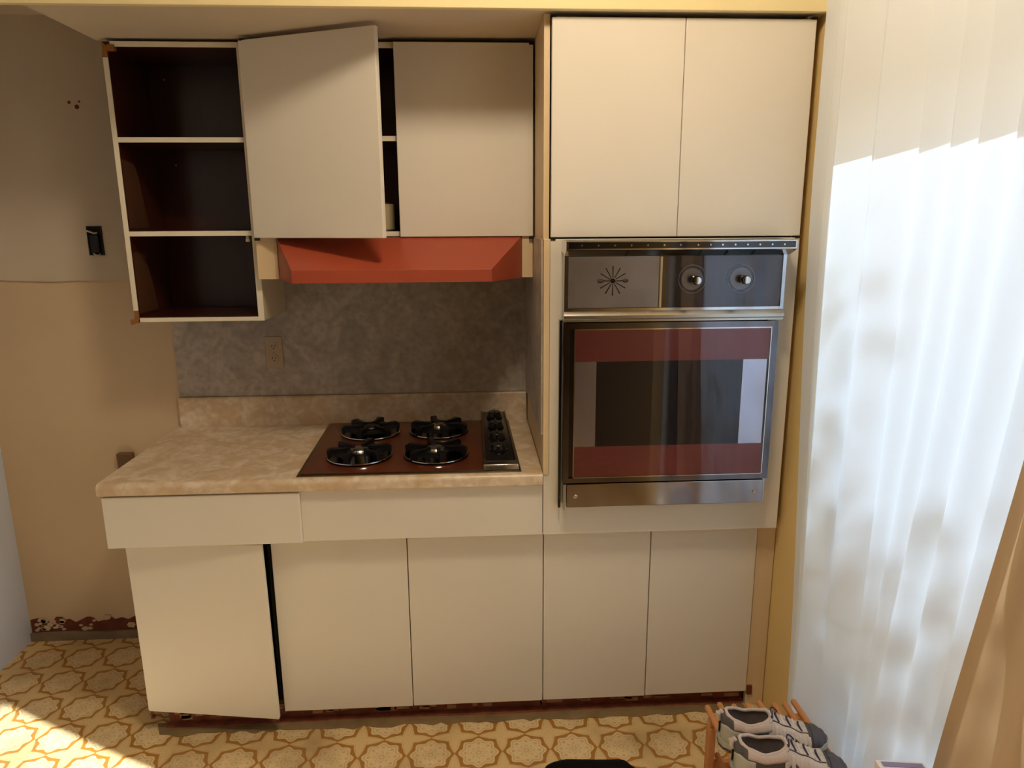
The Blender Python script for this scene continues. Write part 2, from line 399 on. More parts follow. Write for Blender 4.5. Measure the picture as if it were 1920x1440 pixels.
# torn-off baseboard remains along the back wall, left
bb = struct(B().prism([(XL, .0), (XL, .036), (-1.9, .040), (-1.75, .034), (-1.6, .038), (-1.36, .036), (-1.36, 0)], 'Y', -.012, 0).build('baseboard_back', 'grime'), 'dusty plaster ledge where the baseboard was torn off')
rp = [(XL + .005, .036)]; top = []
x = XL + .005
rnd = random.Random(5)
while x < -1.37:
    top.append((x, .088 + rnd.uniform(-.012, .018))); x += rnd.uniform(.012, .03)
pr_ = [(XL + .005, .034)] + top + [(-1.37, .10), (-1.37, .034)]
B().prism(pr_, 'Y', -.003, 0).build('bare_strip', 'rip', bb, label='ragged brown bare strip above the ledge')
fl = B()
for k in range(46):
    cx = rnd.uniform(XL + .02, -1.40); cz = rnd.uniform(.045, .098); s = rnd.uniform(.006, .020)
    if cx > -1.85 and rnd.random() < .45: continue
    n = 6; ring = [(cx + s * 1.2 * math.cos(2 * math.pi * i / n) * rnd.uniform(.6, 1.1), cz + s * .75 * math.sin(2 * math.pi * i / n) * rnd.uniform(.6, 1.1)) for i in range(n)]
    fl.prism(ring, 'Y', -.007, -.002)
o = fl.build('plaster_flakes', 'plaster', bb); o['kind'] = 'stuff'

# backsplash laminate
t = thing('backsplash', (-.68, 0, 1.03), 'grey marbled laminate backsplash between countertop and range hood', 'backsplash')
bx(-1.362, -.0055, -.006, 0, 1.033, 1.64, bev=0).build('back_panel', 'splash', t)

# ================================================================ OPEN SHELF CABINET
t = thing('open_shelf_cabinet', (-1.15, 0, 1.366), 'doorless wall cabinet with three dark wooden compartments and cream edges', 'cabinet')
x0, x1, yf, z0, z1 = -1.362, -.9275, -.297, 1.366, 2.252
bx(x0, x0 + .017, yf, -.0095, z0, z1).build('side_panel', 'dark', t)
bx(x1 - .012, x1 - .004, yf, -.0095, z0, z1).build('side_panel', 'dark', t)
bx(x1 - .004, x1, yf, -.0095, z0, z1, bev=.0005).build('side_panel', 'side', t, label='cream outer face of the right side')
bx(x0 + .017, x1 - .012, -.0125, -.0095, z0 + .017, z1).build('back_panel', 'dark', t)
bx(x0 + .017, x1 - .012, yf, -.0125, z1 - .017, z1).build('top_panel', 'dark', t)
bx(x0 + .017, x1 - .012, yf, -.0125, z0, z0 + .017).build('bottom_panel', 'dark', t)
for zz in (1.660, 1.957):
    bx(x0 + .017, x1 - .012, yf, -.0125, zz - .008, zz + .008).build('shelf', 'dark', t)
    bx(x0 + .016, x1 - .020, yf - .003, yf, zz - .008, zz + .008, bev=.0008).build('edge_strip', 'cab_edge', t)
bx(x0, x0 + .016, yf - .003, yf, 1.405, 2.205, bev=.0008).build('edge_strip', 'cab_edge', t)
bx(x1 - .020, x1, yf - .003, yf, z0, z1, bev=.0008).build('edge_strip', 'cab_edge', t)
bx(x0 + .026, x1 - .020, yf - .003, yf, z1 - .016, z1, bev=.0008).build('edge_strip', 'cab_edge', t)
bx(x0 + .018, x1 - .020, yf - .003, yf, z0, z0 + .014, bev=.0008).build('edge_strip', 'cab_edge', t)
B().poly([(x0 - .001, yf - .004, 2.206), (x0 + .016, yf - .004, 2.206), (x0 + .018, yf - .006, 2.236), (x0 + .004, yf - .005, 2.25), (x0 - .001, yf + .002, 2.206), (x0 + .016, yf + .002, 2.206), (x0 + .018, yf + .002, 2.236), (x0 + .004, yf + .002, 2.25)],
         [(0, 1, 2, 3), (7, 6, 5, 4), (0, 4, 5, 1), (1, 5, 6, 2), (2, 6, 7, 3), (3, 7, 4, 0)]).build('splintered_corner', 'rawwood', t, label='bare splintered wood at the corner')
bx(x0 + .016, x0 + .040, yf - .006, yf + .01, 2.224, 2.242).build('splintered_corner', 'rawwood', t)
bx(x0, x0 + .016, yf - .002, yf + .002, 1.378, 1.405, bev=.0005).build('splintered_corner', 'rawwood', t)
B().hexa([(x0 - .012, yf - .006, 1.357), (x0 + .012, yf - .006, 1.364), (x0 + .017, yf - .004, 1.380), (x0 - .012, yf - .006, 1.374)],
         [(x0 - .012, yf + .01, 1.357), (x0 + .012, yf + .01, 1.364), (x0 + .017, yf + .01, 1.380), (x0 - .012, yf + .01, 1.374)]).build('splintered_corner', 'rawwood', t)
for px_, pz_ in ((-1.29, 2.19), (-1.28, 1.90)):
    B().cyl((px_, -.0127, pz_), (px_, -.0165, pz_), .0035, seg=10).build('screw', 'tin', t, smooth=True)
B().cyl((-.965, -.285, 1.652), (-.965, -.285, 1.640), .006, seg=12).cyl((-.965, -.285, 1.640), (-.965, -.285, 1.632), .009, .007, seg=12).build('door_catch', 'wire', t, smooth=True)
# lighter brown patches on the inner left side, wider towards the bottom
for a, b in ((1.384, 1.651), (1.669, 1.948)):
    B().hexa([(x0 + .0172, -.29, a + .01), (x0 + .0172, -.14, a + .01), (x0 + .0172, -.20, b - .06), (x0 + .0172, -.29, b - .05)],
             [(x0 + .0178, -.29, a + .01), (x0 + .0178, -.14, a + .01), (x0 + .0178, -.20, b - .06), (x0 + .0178, -.29, b - .05)]).build('brown_patch', wood('brown_patch_wood', (62, 34, 14), (84, 50, 22), .6, axis=2), t)

# ================================================================ WALL CABINET OVER HOOD
t = thing('wall_cabinet', (-.46, 0, 1.645), 'cream two-door wall cabinet over the red hood, left door ajar', 'cabinet')
zc0, zc1, yc = 1.647, 2.250, -.322
bx(-.926, -.912, yc, -.0065, zc0, zc1).build('side_panel', 'cab', t)
bx(-.012, -.0055, yc, -.0065, zc0, zc1).build('side_panel', 'cab', t)
bx(-.912, -.012, -.014, -.0065, zc0, zc1).build('back_panel', 'dark', t)
bx(-.912, -.012, yc, -.014, zc1 - .018, zc1).build('top_panel', 'dark', t)
bx(-.912, -.012, yc, -.014, zc0, zc0 + .016).build('bottom_panel', 'dark', t)
bx(-.912, -.012, yc, -.014, 1.951, 1.967).build('shelf', 'dark', t)
for a, b in ((zc1 - .018, zc1), (zc0, zc0 + .016), (1.951, 1.967)):
    bx(-.912, -.012, yc - .002, yc, a, b, bev=.0006).build('edge_strip', 'cab_edge', t)
# right door
bx(-.449, -.006, -.3445, -.3255, 1.645, 2.247, bev=.002).build('door', 'cab', t)
# ajar door, hinged at the left
a = math.radians(23.5); hx, hy, wd = -.920, -.327, .486
ux, uy = math.cos(a), -math.sin(a); nx, ny = -math.sin(a), -math.cos(a)
def dq(off, zb, zt):
    return [(hx + nx * off, hy + ny * off, zb), (hx + ux * wd + nx * off, hy + uy * wd + ny * off, zb), (hx + ux * wd + nx * off, hy + uy * wd + ny * off, zt), (hx + nx * off, hy + ny * off, zt)]
B().hexa(dq(.019, 1.645, 2.247), dq(0, 1.645, 2.247), bev=.002).build('door', 'cab', t, label='left door standing ajar')
bx(-.926, -.866, -.335, -.325, 1.509, 1.6465).build('valance', 'side', t)
bx(-.866, -.858, -.335, -.01, 1.509, 1.6465).build('valance', 'side', t)
bx(-.043, -.006, -.335, -.325, 1.507, 1.6465).build('valance', 'side', t)
for px_, py_, pz_ in ((-.918, -.352, 1.640), (-.012, -.349, 1.640), (-.013, -.349, 2.2445), (-.915, -.350, 2.2485)):
    bx(px_ - .007, px_ + .007, py_ - .0, py_ + .02, pz_ - .004, pz_ + .004, bev=.001).build('hinge', 'gap', t)

# a can on the shelf of the wall cabinet
t = thing('tin_can', (-.507, -.20, 1.663), 'small cream-labelled tin can inside the half-open wall cabinet', 'can')
B().cyl((-.507, -.20, 1.668), (-.507, -.20, 1.755), .028, seg=28).build('label_wrap', 'jar', t, smooth=True)
B().lathe([(0, 0), (.0275, 0), (.0285, .001), (.0285, .006), (.027, .006)], (-.507, -.20, 1.663)).build('rim', 'tin', t, smooth=True)
B().lathe([(.027, 0), (.0285, .001), (.0285, .005), (.026, .005), (.026, .003), (0, .003)], (-.507, -.20, 1.754)).build('rim', 'tin', t, smooth=True)

# ================================================================ TALL OVEN CABINET
oven_cab = t = thing('oven_cabinet', (.39, -.3, 0), 'tall cream cabinet housing the built-in oven beside the curtain', 'cabinet')
XR = .776
bx(0.0005, .018, -.580, -.008, .07, .70).build('side_panel', 'side', t)
bx(0.0005, .018, -.620, -.008, .70, 2.2605).build('side_panel', 'side', t)
bx(0.0005, .0185, -.6425, -.620, .905, 1.641, bev=.001).build('edge_strip', 'side', t, label='laminate-clad front edge beside the backsplash')
bx(XR - .018, XR, -.570, -.008, .0, .70).build('side_panel', 'side', t)
bx(XR - .018, XR, -.620, -.008, .70, 2.2605).build('side_panel', 'side', t)
bx(.018, XR - .018, -.015, -.008, .0, 2.26).build('back_panel', 'dark', t)
B().prism([(-.006, 1.033), (-.006, 1.506), (-.335, 1.506), (-.335, 1.64), (-.622, 1.64), (-.622, 1.033)], 'X', -.005, 0).build('laminate_sheet', 'splash', t, label='grey marbled laminate sheet on the left side')
# oven board with a hole
ox0, ox1, oz0, oz1 = .068, .700, .83, 1.615
fb = B()
for q in ((.0195, ox0, -.640, -.620, .905, 1.641), (.002, ox0, -.640, -.620, .7005, .905), (ox1, XR, -.640, -.620, .7005, 1.641), (ox0, ox1, -.640, -.620, .7005, oz0), (ox0, ox1, -.640, -.620, oz1, 1.641)):
    fb.box(*q)
fb.build('oven_board', 'cab', t)
bx(.0215, .3985, -.640, -.6205, 1.646, 2.247, bev=.002).build('door', 'cab', t)
bx(.4005, XR, -.640, -.6205, 1.646, 2.247, bev=.002).build('door', 'cab', t)
bx(.0085, .3670, -.599, -.581, .058, .690, bev=.002).build('door', 'cab', t)
bx(.3700, .7320, -.599, -.581, .060, .690, bev=.002).build('door', 'cab', t)
bx(.018, XR - .018, -.580, -.03, .070, .088).build('bottom_panel', 'dark', t)
bx(.018, XR - .018, -.6195, -.03, .692, .7005).build('divider', 'cab', t)
bx(.735, XW - .002, -.592, -.572, .0, .7005).build('filler_strip', 'side', t)
bx(.0105, XR - .02, -.556, -.542, .0, .066).build('toe_kick', 'toe', t)
bx(.737, .754, -.600, -.578, .045, .080).build('torn_stub', 'rip', t)
for px_, pz_ in ((.028, 1.641), (.028, 2.250), (.768, 1.643), (.770, 2.250)):
    bx(px_ - .007, px_ + .007, -.6425, -.62, pz_ - .004, pz_ + .003, bev=.001).build('hinge', 'gap', t)

# ================================================================ BASE CABINET
t = thing('base_cabinet', (-.68, -.3, 0), 'long cream base cabinet under the countertop with drawer and three doors', 'cabinet')
bx(-1.345, -1.327, -.580, -.012, .07, .872).build('side_panel', 'cab', t)
bx(-.010, -.001, -.580, -.012, .07, .872).build('side_panel', 'cab', t)
bx(-1.327, -.010, -.580, -.012, .070, .088).build('bottom_panel', 'dark', t)
bx(-1.327, -.010, -.020, -.012, .088, .872).build('back_panel', 'dark', t)
bx(-1.327, -.010, -.600, -.58, .700, .872).build('front_rail', 'cab', t)
bx(-.90, -.884, -.580, -.56, .088, .700).build('divider', 'gap', t)
dr = bx(-1.366, -.766, -.654, -.6005, .7015, .870, bev=.0025).build('drawer', 'cab', t, label='drawer front standing proud at the left')
bx(-.7655, -.0005, -.640, -.6005, .7005, .872, bev=.0015).build('front_panel', 'cab', t, label='plain fixed panel below the cooktop')
# left door ajar, hinged left and sagging
yl, yr = -.600, -.636
B().hexa([(-1.331, yl - .004, .083), (-.890, yr - .006, .058), (-.898, yr - .006, .694), (-1.338, yl - .004, .694)],
         [(-1.331, yl + .014, .083), (-.890, yr + .012, .058), (-.898, yr + .012, .694), (-1.338, yl + .014, .694)], bev=.002).build('door', 'cab', t, label='left door slightly open')
bx(-.882, -.4445, -.599, -.581, .056, .690, bev=.002).build('door', 'cab', t)
bx(-.4415, .0055, -.599, -.581, .057, .690, bev=.002).build('door', 'cab', t)
bx(-1.29, .002, -.556, -.542, 0, .066).build('toe_kick', 'toe', t)
def scraps(par, xa, xb, n, seed):
    sc = B(); rr = random.Random(seed)
    for k in range(n):
        cx = rr.uniform(xa, xb); cz = rr.uniform(.020, .055); wx = rr.uniform(.008, .03)
        sc.box(cx - wx, cx + wx, -.5595, -.5555, cz - rr.uniform(.004, .013), cz + .004)
    o = sc.build('glue_scraps', 'toe2', par); o['kind'] = 'stuff'
scraps(t, -1.25, -.04, 42, 9)
scraps(oven_cab, .05, .70, 22, 10)
for px_ in (-1.325, -.890, -.440, .010):
    bx(px_ - .006, px_ + .006, -.598, -.582, .047, .0555, bev=.001).build('hinge', 'rip', t)
pr2 = [(-1.33, -.5605), (.728, -.5605)]; rr = random.Random(4); xx = .728
edge = []
while xx > -1.33:
    edge.append((xx, -.616 - rr.uniform(0, .018))); xx -= rr.uniform(.02, .05)
gm = B().prism(pr2 + edge, 'Z', .0003, .0022).build('floor_grime', 'mould')
rs_ = B().prism([(-1.29, -.5605), (.728, -.5605), (.728, -.586), (.30, -.582), (-.10, -.589), (-.60, -.583), (-1.29, -.588)], 'Z', .0022, .0045).build('bare_strip', 'toe', gm)
tag(gm, 'dark grimy vinyl remnant strip on the floor along the toe kick', 'strip')

# ================================================================ COUNTERTOP
t = thing('countertop', (-.68, -.33, .915), 'cream marbled laminate countertop with rounded front edge and low back curb', 'countertop')
prof = [(-.0, .875), (-.0, .915), (-.630, .915)]
for k in range(9):
    an = math.pi / 2 * (k / 8); prof.append((-.642 - .018 * math.sin(an), .897 + .018 * math.cos(an)))
prof += [(-.660, .880), (-.655, .875)]
# worktop with a cut-out under the cooktop: four strips
def strip(xa, xb): B_.prism(prof, 'X', xa, xb)
B_ = B(); B_.prism(prof, 'X', -1.374, -.0015); top_o = B_.build('worktop', 'counter', t, smooth=True)
pb = [(0, .9152), (0, 1.026), (-.004, 1.031), (-.018, 1.031), (-.0225, 1.026), (-.0225, .9152)]
B().prism(pb, 'X', -1.362, -.0055).build('back_curb', 'counter', t, smooth=True)

# ================================================================ COOKTOP
t = thing('cooktop', (-.43, -.33, .915), 'brown enamel gas cooktop with four black burners set into the countertop', 'cooktop')
def quad(y0, y1, ins, z0, z1):
    # slightly fanned outline
    def X0(y): return -.787 + ( -y) * .02 + ins
    def X1(y): return -.078 + (-y) * .016 - ins
    return ([(X0(y0), y0, z0), (X1(y0), y0, z0), (X1(y1), y1, z0), (X0(y1), y1, z0)], [(X0(y0), y0, z1), (X1(y0), y0, z1), (X1(y1), y1, z1), (X0(y1), y1, z1)])
a_, b_ = quad(-.636, -.028, 0, .9153, .920); B().hexa(a_, b_, bev=.0015).build('rim', 'steel_frame', t)
a_, b_ = quad(-.626, -.038, .010, .9202, .9225); B().hexa(a_, b_, bev=.001).build('surface', 'copper', t)
burn = [(-.602, -.185), (-.347, -.185), (-.603, -.462), (-.345, -.466)]
for i, (bx_, by_) in enumerate(burn):
    R0 = .108
    dp = B().lathe([(R0, .9226), (R0 + .003, .926), (R0 - .003, .929), (R0 - .012, .9265), (R0 - .03, .9235), (.03, .9232), (0, .9232)], (bx_, by_, 0), seg=44).build('drip_bowl', 'bowl', t, smooth=True)
    B().torus((bx_, by_, .928), R0 - .002, .0028, seg=44).build('chrome_ring', 'chrome', dp, smooth=True)
    bc = B().lathe([(.046, .9235), (.046, .936), (.040, .940), (.032, .9405)], (bx_, by_, 0), seg=28).lathe([(.032, .9405), (.034, .946), (.030, .951), (.012, .953), (0, .953)], (bx_, by_, 0), seg=28).build('burner_cap', 'chrome_dull' if i else 'blackmatte', t, smooth=True)
    gr = B()
    gr.torus((bx_, by_, .9425), .050, .0035, seg=32, sg=6)
    n = 6
    for k in range(n):
        an = 2 * math.pi * (k + .5 * (i % 2)) / n + .26
        c, s_ = math.cos(an), math.sin(an)
        w_ = .0065
        # tapering fin from outer foot to the centre ring
        pr3 = [(R0 - .002, .930), (R0 - .001, .953), (R0 - .014, .960), (.052, .957), (.030, .958), (.030, .952), (.050, .944), (R0 - .02, .942), (R0 - .012, .930)]
        vs = []
        for sg in (-1, 1):
            for r_, z_ in pr3:
                ww = w_ * (1.6 if r_ > .08 else .8)
                vs.append((bx_ + c * r_ - s_ * sg * ww, by_ + s_ * r_ + c * sg * ww, z_))
        m_ = len(pr3)
        gr.poly(vs, [tuple(range(m_)), tuple(range(2 * m_ - 1, m_ - 1, -1))] + [(q, (q + 1) % m_, m_ + (q + 1) % m_, m_ + q) for q in range(m_)])
    # curved skirt plates between pairs of fins give the broad dark wings
    for k in (0, 2, 3, 5) if i != 0 else range(6):
        a0 = 2 * math.pi * (k + .5 * (i % 2)) / n + .26; a1 = a0 + 2 * math.pi / n
        vs = []; m2 = 6
        for r_, z_ in ((R0 - .006, .944), (.058, .9475)):
            for q in range(m2 + 1):
                an = a0 + (a1 - a0) * q / m2; rr_ = r_ - (.018 * math.sin(math.pi * q / m2) if r_ > .08 else 0)
                vs += [(bx_ + rr_ * math.cos(an), by_ + rr_ * math.sin(an), z_), (bx_ + rr_ * math.cos(an), by_ + rr_ * math.sin(an), z_ - .004)]
        fs = []; h = (m2 + 1) * 2
        for q in range(m2):
            A = 2 * q; fs += [(A, A + 2, h + A + 2, h + A), (A + 1, h + A + 1, h + A + 3, A + 3), (A, A + 1, A + 3, A + 2), (h + A, h + A + 2, h + A + 3, h + A + 1)]
        fs += [(0, h, h + 1, 1), (2 * m2, 2 * m2 + 1, h + 2 * m2 + 1, h + 2 * m2)]
        gr.poly(vs, fs)
    gr.build('grate', 'blackmatte', t, smooth=True)
# control box
cp = B().hexa([(-.186, -.030, .923), (-.092, -.030, .923), (-.080, -.604, .923), (-.186, -.604, .923)],
              [(-.186, -.034, .956), (-.094, -.034, .956), (-.082, -.602, .945), (-.186, -.602, .945)], bev=.003).build('control_panel', 'black', t, smooth=True)
B().hexa([(-.188, -.604, .9226), (-.078, -.604, .9226), (-.077, -.634, .9226), (-.188, -.634, .9226)],
         [(-.188, -.604, .946), (-.078, -.604, .946), (-.077, -.628, .939), (-.188, -.628, .939)], bev=.002).build('end_cap', 'chrome_dull', cp, smooth=True)
for xa, xb in ((-.187, -.181), (-.096, -.091)):
    B().hexa([(xa, -.04, .955), (xb, -.04, .955), (xb + (.010 if xa > -.15 else 0), -.600, .9445), (xa + (.010 if xa > -.15 else 0), -.600, .9445)],
             [(xa, -.04, .960), (xb, -.04, .960), (xb + (.010 if xa > -.15 else 0), -.600, .9495), (xa + (.010 if xa > -.15 else 0), -.600, .9495)], bev=.0008).build('side_trim', 'steel_frame', cp)
for k, y in enumerate((-.11, -.245, -.375, -.50)):
    zb = .956 - .011 * (-y / .57)
    kb = B().lathe([(.030, zb), (.031, zb + .004), (.027, zb + .006), (.025, zb + .020), (.022, zb + .023), (0, zb + .023)], (-.136, y, 0), seg=24).build('knob', 'black', t, smooth=True)
    B().box(-.139, -.133, y - .022, y + .022, zb + .022, zb + .029, bev=.002).build('grip', 'black', kb)

# ================================================================ RANGE HOOD
t = thing('range_hood', (-.45, -.2, 1.507), 'orange-red sloped metal range hood under the wall cabinet', 'range hood')
bk = [(-.855, -.012), (-.0445, -.012)]
shell = B()
A = [(-.856, -.336, 1.6445), (-.0445, -.336, 1.6445)]
L = [(-.775, -.505, 1.547), (-.151, -.505, 1.547)]
Lb = [(-.775, -.507, 1.507), (-.151, -.507, 1.507)]
Ab = [(-.856, -.336, 1.507), (-.0445, -.336, 1.507)]
th = .0
def plate(q, n, d=.0018):
    n = Vector(n).normalized() * d; return B().hexa(q, [tuple(Vector(p) + n) for p in q])
plate([A[0], A[1], L[1], L[0]], (0, .5, -.86)).build('top_slope', 'hood', t)
B().hexa([Lb[0], Lb[1], L[1], L[0]], [tuple(Vector(p) + Vector((0, .004, 0))) for p in (Lb[0], Lb[1], L[1], L[0])], bev=.0012).build('front_lip', 'hood', t)
plate([A[0], L[0], Lb[0], Ab[0]], (1, .3, 0)).build('side_wing', 'hood', t)
plate([A[1], L[1], Lb[1], Ab[1]], (-1, .3, 0)).build('side_wing', 'hood', t)
bx(-.853, -.0445, -.334, -.014, 1.525, 1.6445).build('fan_housing', 'hood_in', t)
bx(-.60, -.30, -.33, -.10, 1.512, 1.525).build('filter_grille', 'chrome_dull', t)

# ================================================================ WALL OVEN
t = thing('wall_oven', (.39, -.63, .81), 'vintage chrome built-in wall oven with starburst clock and dark glass door', 'oven')
bx(ox0 + .003, ox1 - .003, -.640, -.08, oz0 + .003, oz1 - .003).build('oven_body', 'gap', t)
# --- control head
pm = bx(.056, .7125, -.694, -.6405, 1.403, 1.6385, bev=.001).build('control_housing', 'ovenblack', t)
# frame around face
fr = B()
fr.box(.0545, .066, -.704, -.694, 1.433, 1.594).box(.703, .713, -.704, -.694, 1.433, 1.594).box(.066, .703, -.704, -.694, 1.433, 1.441)
fr.build('panel_frame', 'chrome', t)
bx(.066, .336, -.6985, -.6945, 1.441, 1.592).build('clock_panel', 'olive', t, label='olive metal clock panel')
bx(.336, .345, -.703, -.6945, 1.441, 1.592).build('divider', 'chrome', t)
bx(.345, .703, -.6985, -.6945, 1.441, 1.592).build('dial_panel', 'ovenblack', t)
# clock
ck = B().cyl((.198, -.6985, 1.521), (.198, -.7025, 1.521), .007, seg=20).build('clock', 'clockmark', t, smooth=True, label='starburst clock')
ms = B()
for k in range(12):
    an = math.radians(30 * k + 90); c, s_ = math.cos(an), math.sin(an); r0, r1 = .010, .043
    if k in (3, 9): r1 = .036
    w0 = .0011
    q = [(.198 + c * r0 - s_ * w0, -.6992, 1.521 + s_ * r0 + c * w0), (.198 + c * r1 - s_ * w0 * 1.4, -.6992, 1.521 + s_ * r1 + c * w0 * 1.4), (.198 + c * r1 + s_ * w0 * 1.4, -.6992, 1.521 + s_ * r1 - c * w0 * 1.4), (.198 + c * r0 + s_ * w0, -.6992, 1.521 + s_ * r0 - c * w0)]
    ms.hexa(q, [(a, -.6986, b) for a, _, b in q])
ms.build('clock_rays', 'clockmark', ck)
hd = B().sph((.161, -.702, 1.520), .0055, (1.5, .6, .9)).sph((.235, -.702, 1.521), .006, (1.5, .6, .9)).box(.163, .232, -.7015, -.7005, 1.5198, 1.5212)
hd.build('clock_hands', 'clockmark', ck, smooth=True)
# glass over clock + dial
bx(.066, .703, -.7032, -.7026, 1.441, 1.592, bev=0).build('cover_glass', 'oglass', t)
for k, xx in enumerate((.434, .580)):
    d1 = B().cyl((xx, -.6985, 1.524), (xx, -.7000, 1.524), .030, seg=40).build('dial', 'olive_dark', t, smooth=True)
    B().torus((xx, -.7005, 1.524), .041, .0010, 'Y', seg=48, sg=6).torus((xx, -.7002, 1.524), .031, .0009, 'Y', seg=48, sg=6).build('dial_ring', 'ring', d1, smooth=True)
    kn = B().lathe([(.013, .7035), (.013, .708), (.0085, .711), (.008, .718), (.0125, .721), (.0135, .731), (.012, .734), (0, .7345)], (xx + .006, 0, 1.522), axis='Y', seg=26).build('knob', 'ovenblack', t, smooth=True)
    B().lathe([(.0105, .7346), (.0105, .7358), (.008, .7366), (0, .7368)], (xx + .006, 0, 1.522), axis='Y', seg=26).build('knob_cap', 'chrome', kn, smooth=True)
# vent rail on top
vt = B().prism([(-.6405, 1.6385), (-.742, 1.6385), (-.745, 1.636), (-.745, 1.612), (-.742, 1.610), (-.704, 1.594), (-.6945, 1.594), (-.6945, 1.600), (-.6405, 1.604)], 'X', .054, .7225)
vt = vt.build('vent_rail', 'chrome', t)
bx(.060, .718, -.7465, -.7445, 1.6155, 1.6335, bev=.0005).build('vent_slot', 'ovenblack', vt)
for xx in [.060 + .038 + .0472 * k for k in range(7)] + [.432, .468, .503, .540, .576, .612, .648, .684]:
    B().cyl((xx, -.7464, 1.6245), (xx, -.7485, 1.6245), .0026, seg=10).build('vent_dot', 'chrome', vt, smooth=True)  # small bright dots along the vent strip
for xx in (.232, .447, .524, .603):
    B().hexa([(xx - .0015, -.7430, 1.6095), (xx + .0015, -.7430, 1.6095), (xx + .0015, -.706, 1.594), (xx - .0015, -.706, 1.594)],
             [(xx - .0015, -.7430, 1.6075), (xx + .0015, -.7430, 1.6075), (xx + .0015, -.706, 1.592), (xx - .0015, -.706, 1.592)]).build('vent_rib', 'ovenblack', vt)
# chrome roll below the head
rl = [(-.6945, 1.433), (-.703, 1.433), (-.708, 1.429), (-.7145, 1.421), (-.7145, 1.412), (-.709, 1.408), (-.709, 1.402), (-.6945, 1.402)]
B().prism(rl, 'X', .053, .7135).build('chrome_roll', 'chrome_dull', t, smooth=True)
# --- left edge strip
bx(.046, .0545, -.665, -.6405, .802, 1.402).build('edge_trim', 'ovenblack', t)
# --- door
dz0, dz1 = .893, 1.396
dr = bx(.058, .709, -.684, -.6425, dz0, dz1, bev=.003).build('door', 'ovenblack', t, label='dark glass oven door with chrome frame')
df = B()
df.box(.0575, .075, -.690, -.684, dz0, dz1).box(.692, .710, -.690, -.684, dz0, dz1).box(.075, .692, -.690, -.684, dz1 - .018, dz1).box(.075, .692, -.690, -.684, dz0, dz0 + .016)
df.build('door_frame', 'chrome_dark', dr)
ib = B()
ib.box(.088, .0915, -.6905, -.686, dz0 + .016, dz1 - .021).box(.688, .691, -.6905, -.686, dz0 + .016, dz1 - .021).box(.088, .691, -.6905, -.686, dz1 - .0215, dz1 - .018).box(.088, .691, -.6905, -.686, dz0 + .016, dz0 + .0185)
ib.build('inner_trim', 'chrome', dr)
bx(.0915, .688, -.6868, -.6842, 1.278, dz1 - .0215, bev=0).build('glass_band', 'ovenred', dr, label='red-brown band at top of the glass')
bx(.0915, .688, -.6868, -.6842, dz0 + .0185, 1.010, bev=0).build('glass_band', 'ovenred', dr, label='red-brown band at bottom of the glass')
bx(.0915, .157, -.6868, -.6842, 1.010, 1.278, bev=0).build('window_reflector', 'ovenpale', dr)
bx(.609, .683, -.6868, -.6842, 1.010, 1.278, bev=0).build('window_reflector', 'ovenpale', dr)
bx(.157, .609, -.6862, -.6842, 1.010, 1.278, bev=0).build('window', 'ovenmesh', dr)
bx(.0915, .688, -.6900, -.6892, dz0 + .0185, dz1 - .0215, bev=0).build('door_glass', 'oglass', dr)
# bottom trim
bt = bx(.070, .700, -.690, -.6425, .812, .889, bev=.002).build('bottom_panel', 'chrome_mid', t)
for xx in (.098, .672):
    B().lathe([(0, .6935), (.005, .6932), (.007, .6915), (.007, .690)], (xx, 0, .848), axis='Y', seg=16).build('screw', 'chrome_dull', bt, smooth=True)
bx(.060, .068, -.690, -.6425, .806, .890, bev=.002).build('edge_trim', 'chrome', t)
bx(.700, .709, -.676, -.6425, .812, .889, bev=.001).build('edge_trim', 'chrome', t)

# ================================================================ OUTLETS
t = thing('wall_outlet', (-.984, -.006, 1.205), 'beige double power outlet on the grey backsplash', 'outlet')
bx(-1.017, -.952, -.0115, -.006, 1.143, 1.266, bev=.002).build('cover_plate', 'plate', t)
for zz in (1.228, 1.181):
    s_ = B().cyl((-.984, -.0115, zz), (-.984, -.0140, zz), .0165, seg=28).build('socket', 'plate', t, smooth=True)
    for dx in (-.006, .006): bx(-.984 + dx - .0012, -.984 + dx + .0012, -.0143, -.0139, zz - .002, zz + .007, bev=0).build('slot', 'plate_d', s_)
    B().cyl((-.984, -.0139, zz - .008), (-.984, -.0143, zz - .008), .0025, seg=10).build('slot', 'plate_d', s_)
B().cyl((-.984, -.0115, 1.2045), (-.984, -.0125, 1.2045), .003, seg=10).build('screw', 'tin', t)

t = thing('electrical_box', (-1.60, -.009, 1.63), 'open black electrical box with loose wire left of the shelf cabinet', 'outlet box')
bx_ = B()
bx_.box(-1.628, -1.624, -.012, -.0085, 1.580, 1.686).box(-1.577, -1.573, -.012, -.0085, 1.580, 1.686).box(-1.624, -1.577, -.012, -.0085, 1.682, 1.686).box(-1.624, -1.577, -.012, -.0085, 1.580, 1.584)
bx_.build('box_rim', 'metalbox', t)
bx(-1.624, -1.577, -.0100, -.0092, 1.584, 1.682, bev=0).build('box_back', 'gap', t)
bx(-1.616, -1.584, -.022, -.010, 1.590, 1.655, bev=.003).build('switch_body', 'blackmatte', t)
B().tube([(-1.630, -.010, 1.667), (-1.622, -.018, 1.669), (-1.610, -.022, 1.665), (-1.598, -.020, 1.660), (-1.590, -.014, 1.662)], .0035, 8).build('wire', 'wire', t, smooth=True)
B().tube([(-1.612, -.012, 1.588), (-1.604, -.02, 1.583), (-1.594, -.018, 1.580), (-1.588, -.012, 1.584)], .003, 8).build('wire', 'wire', t, smooth=True)

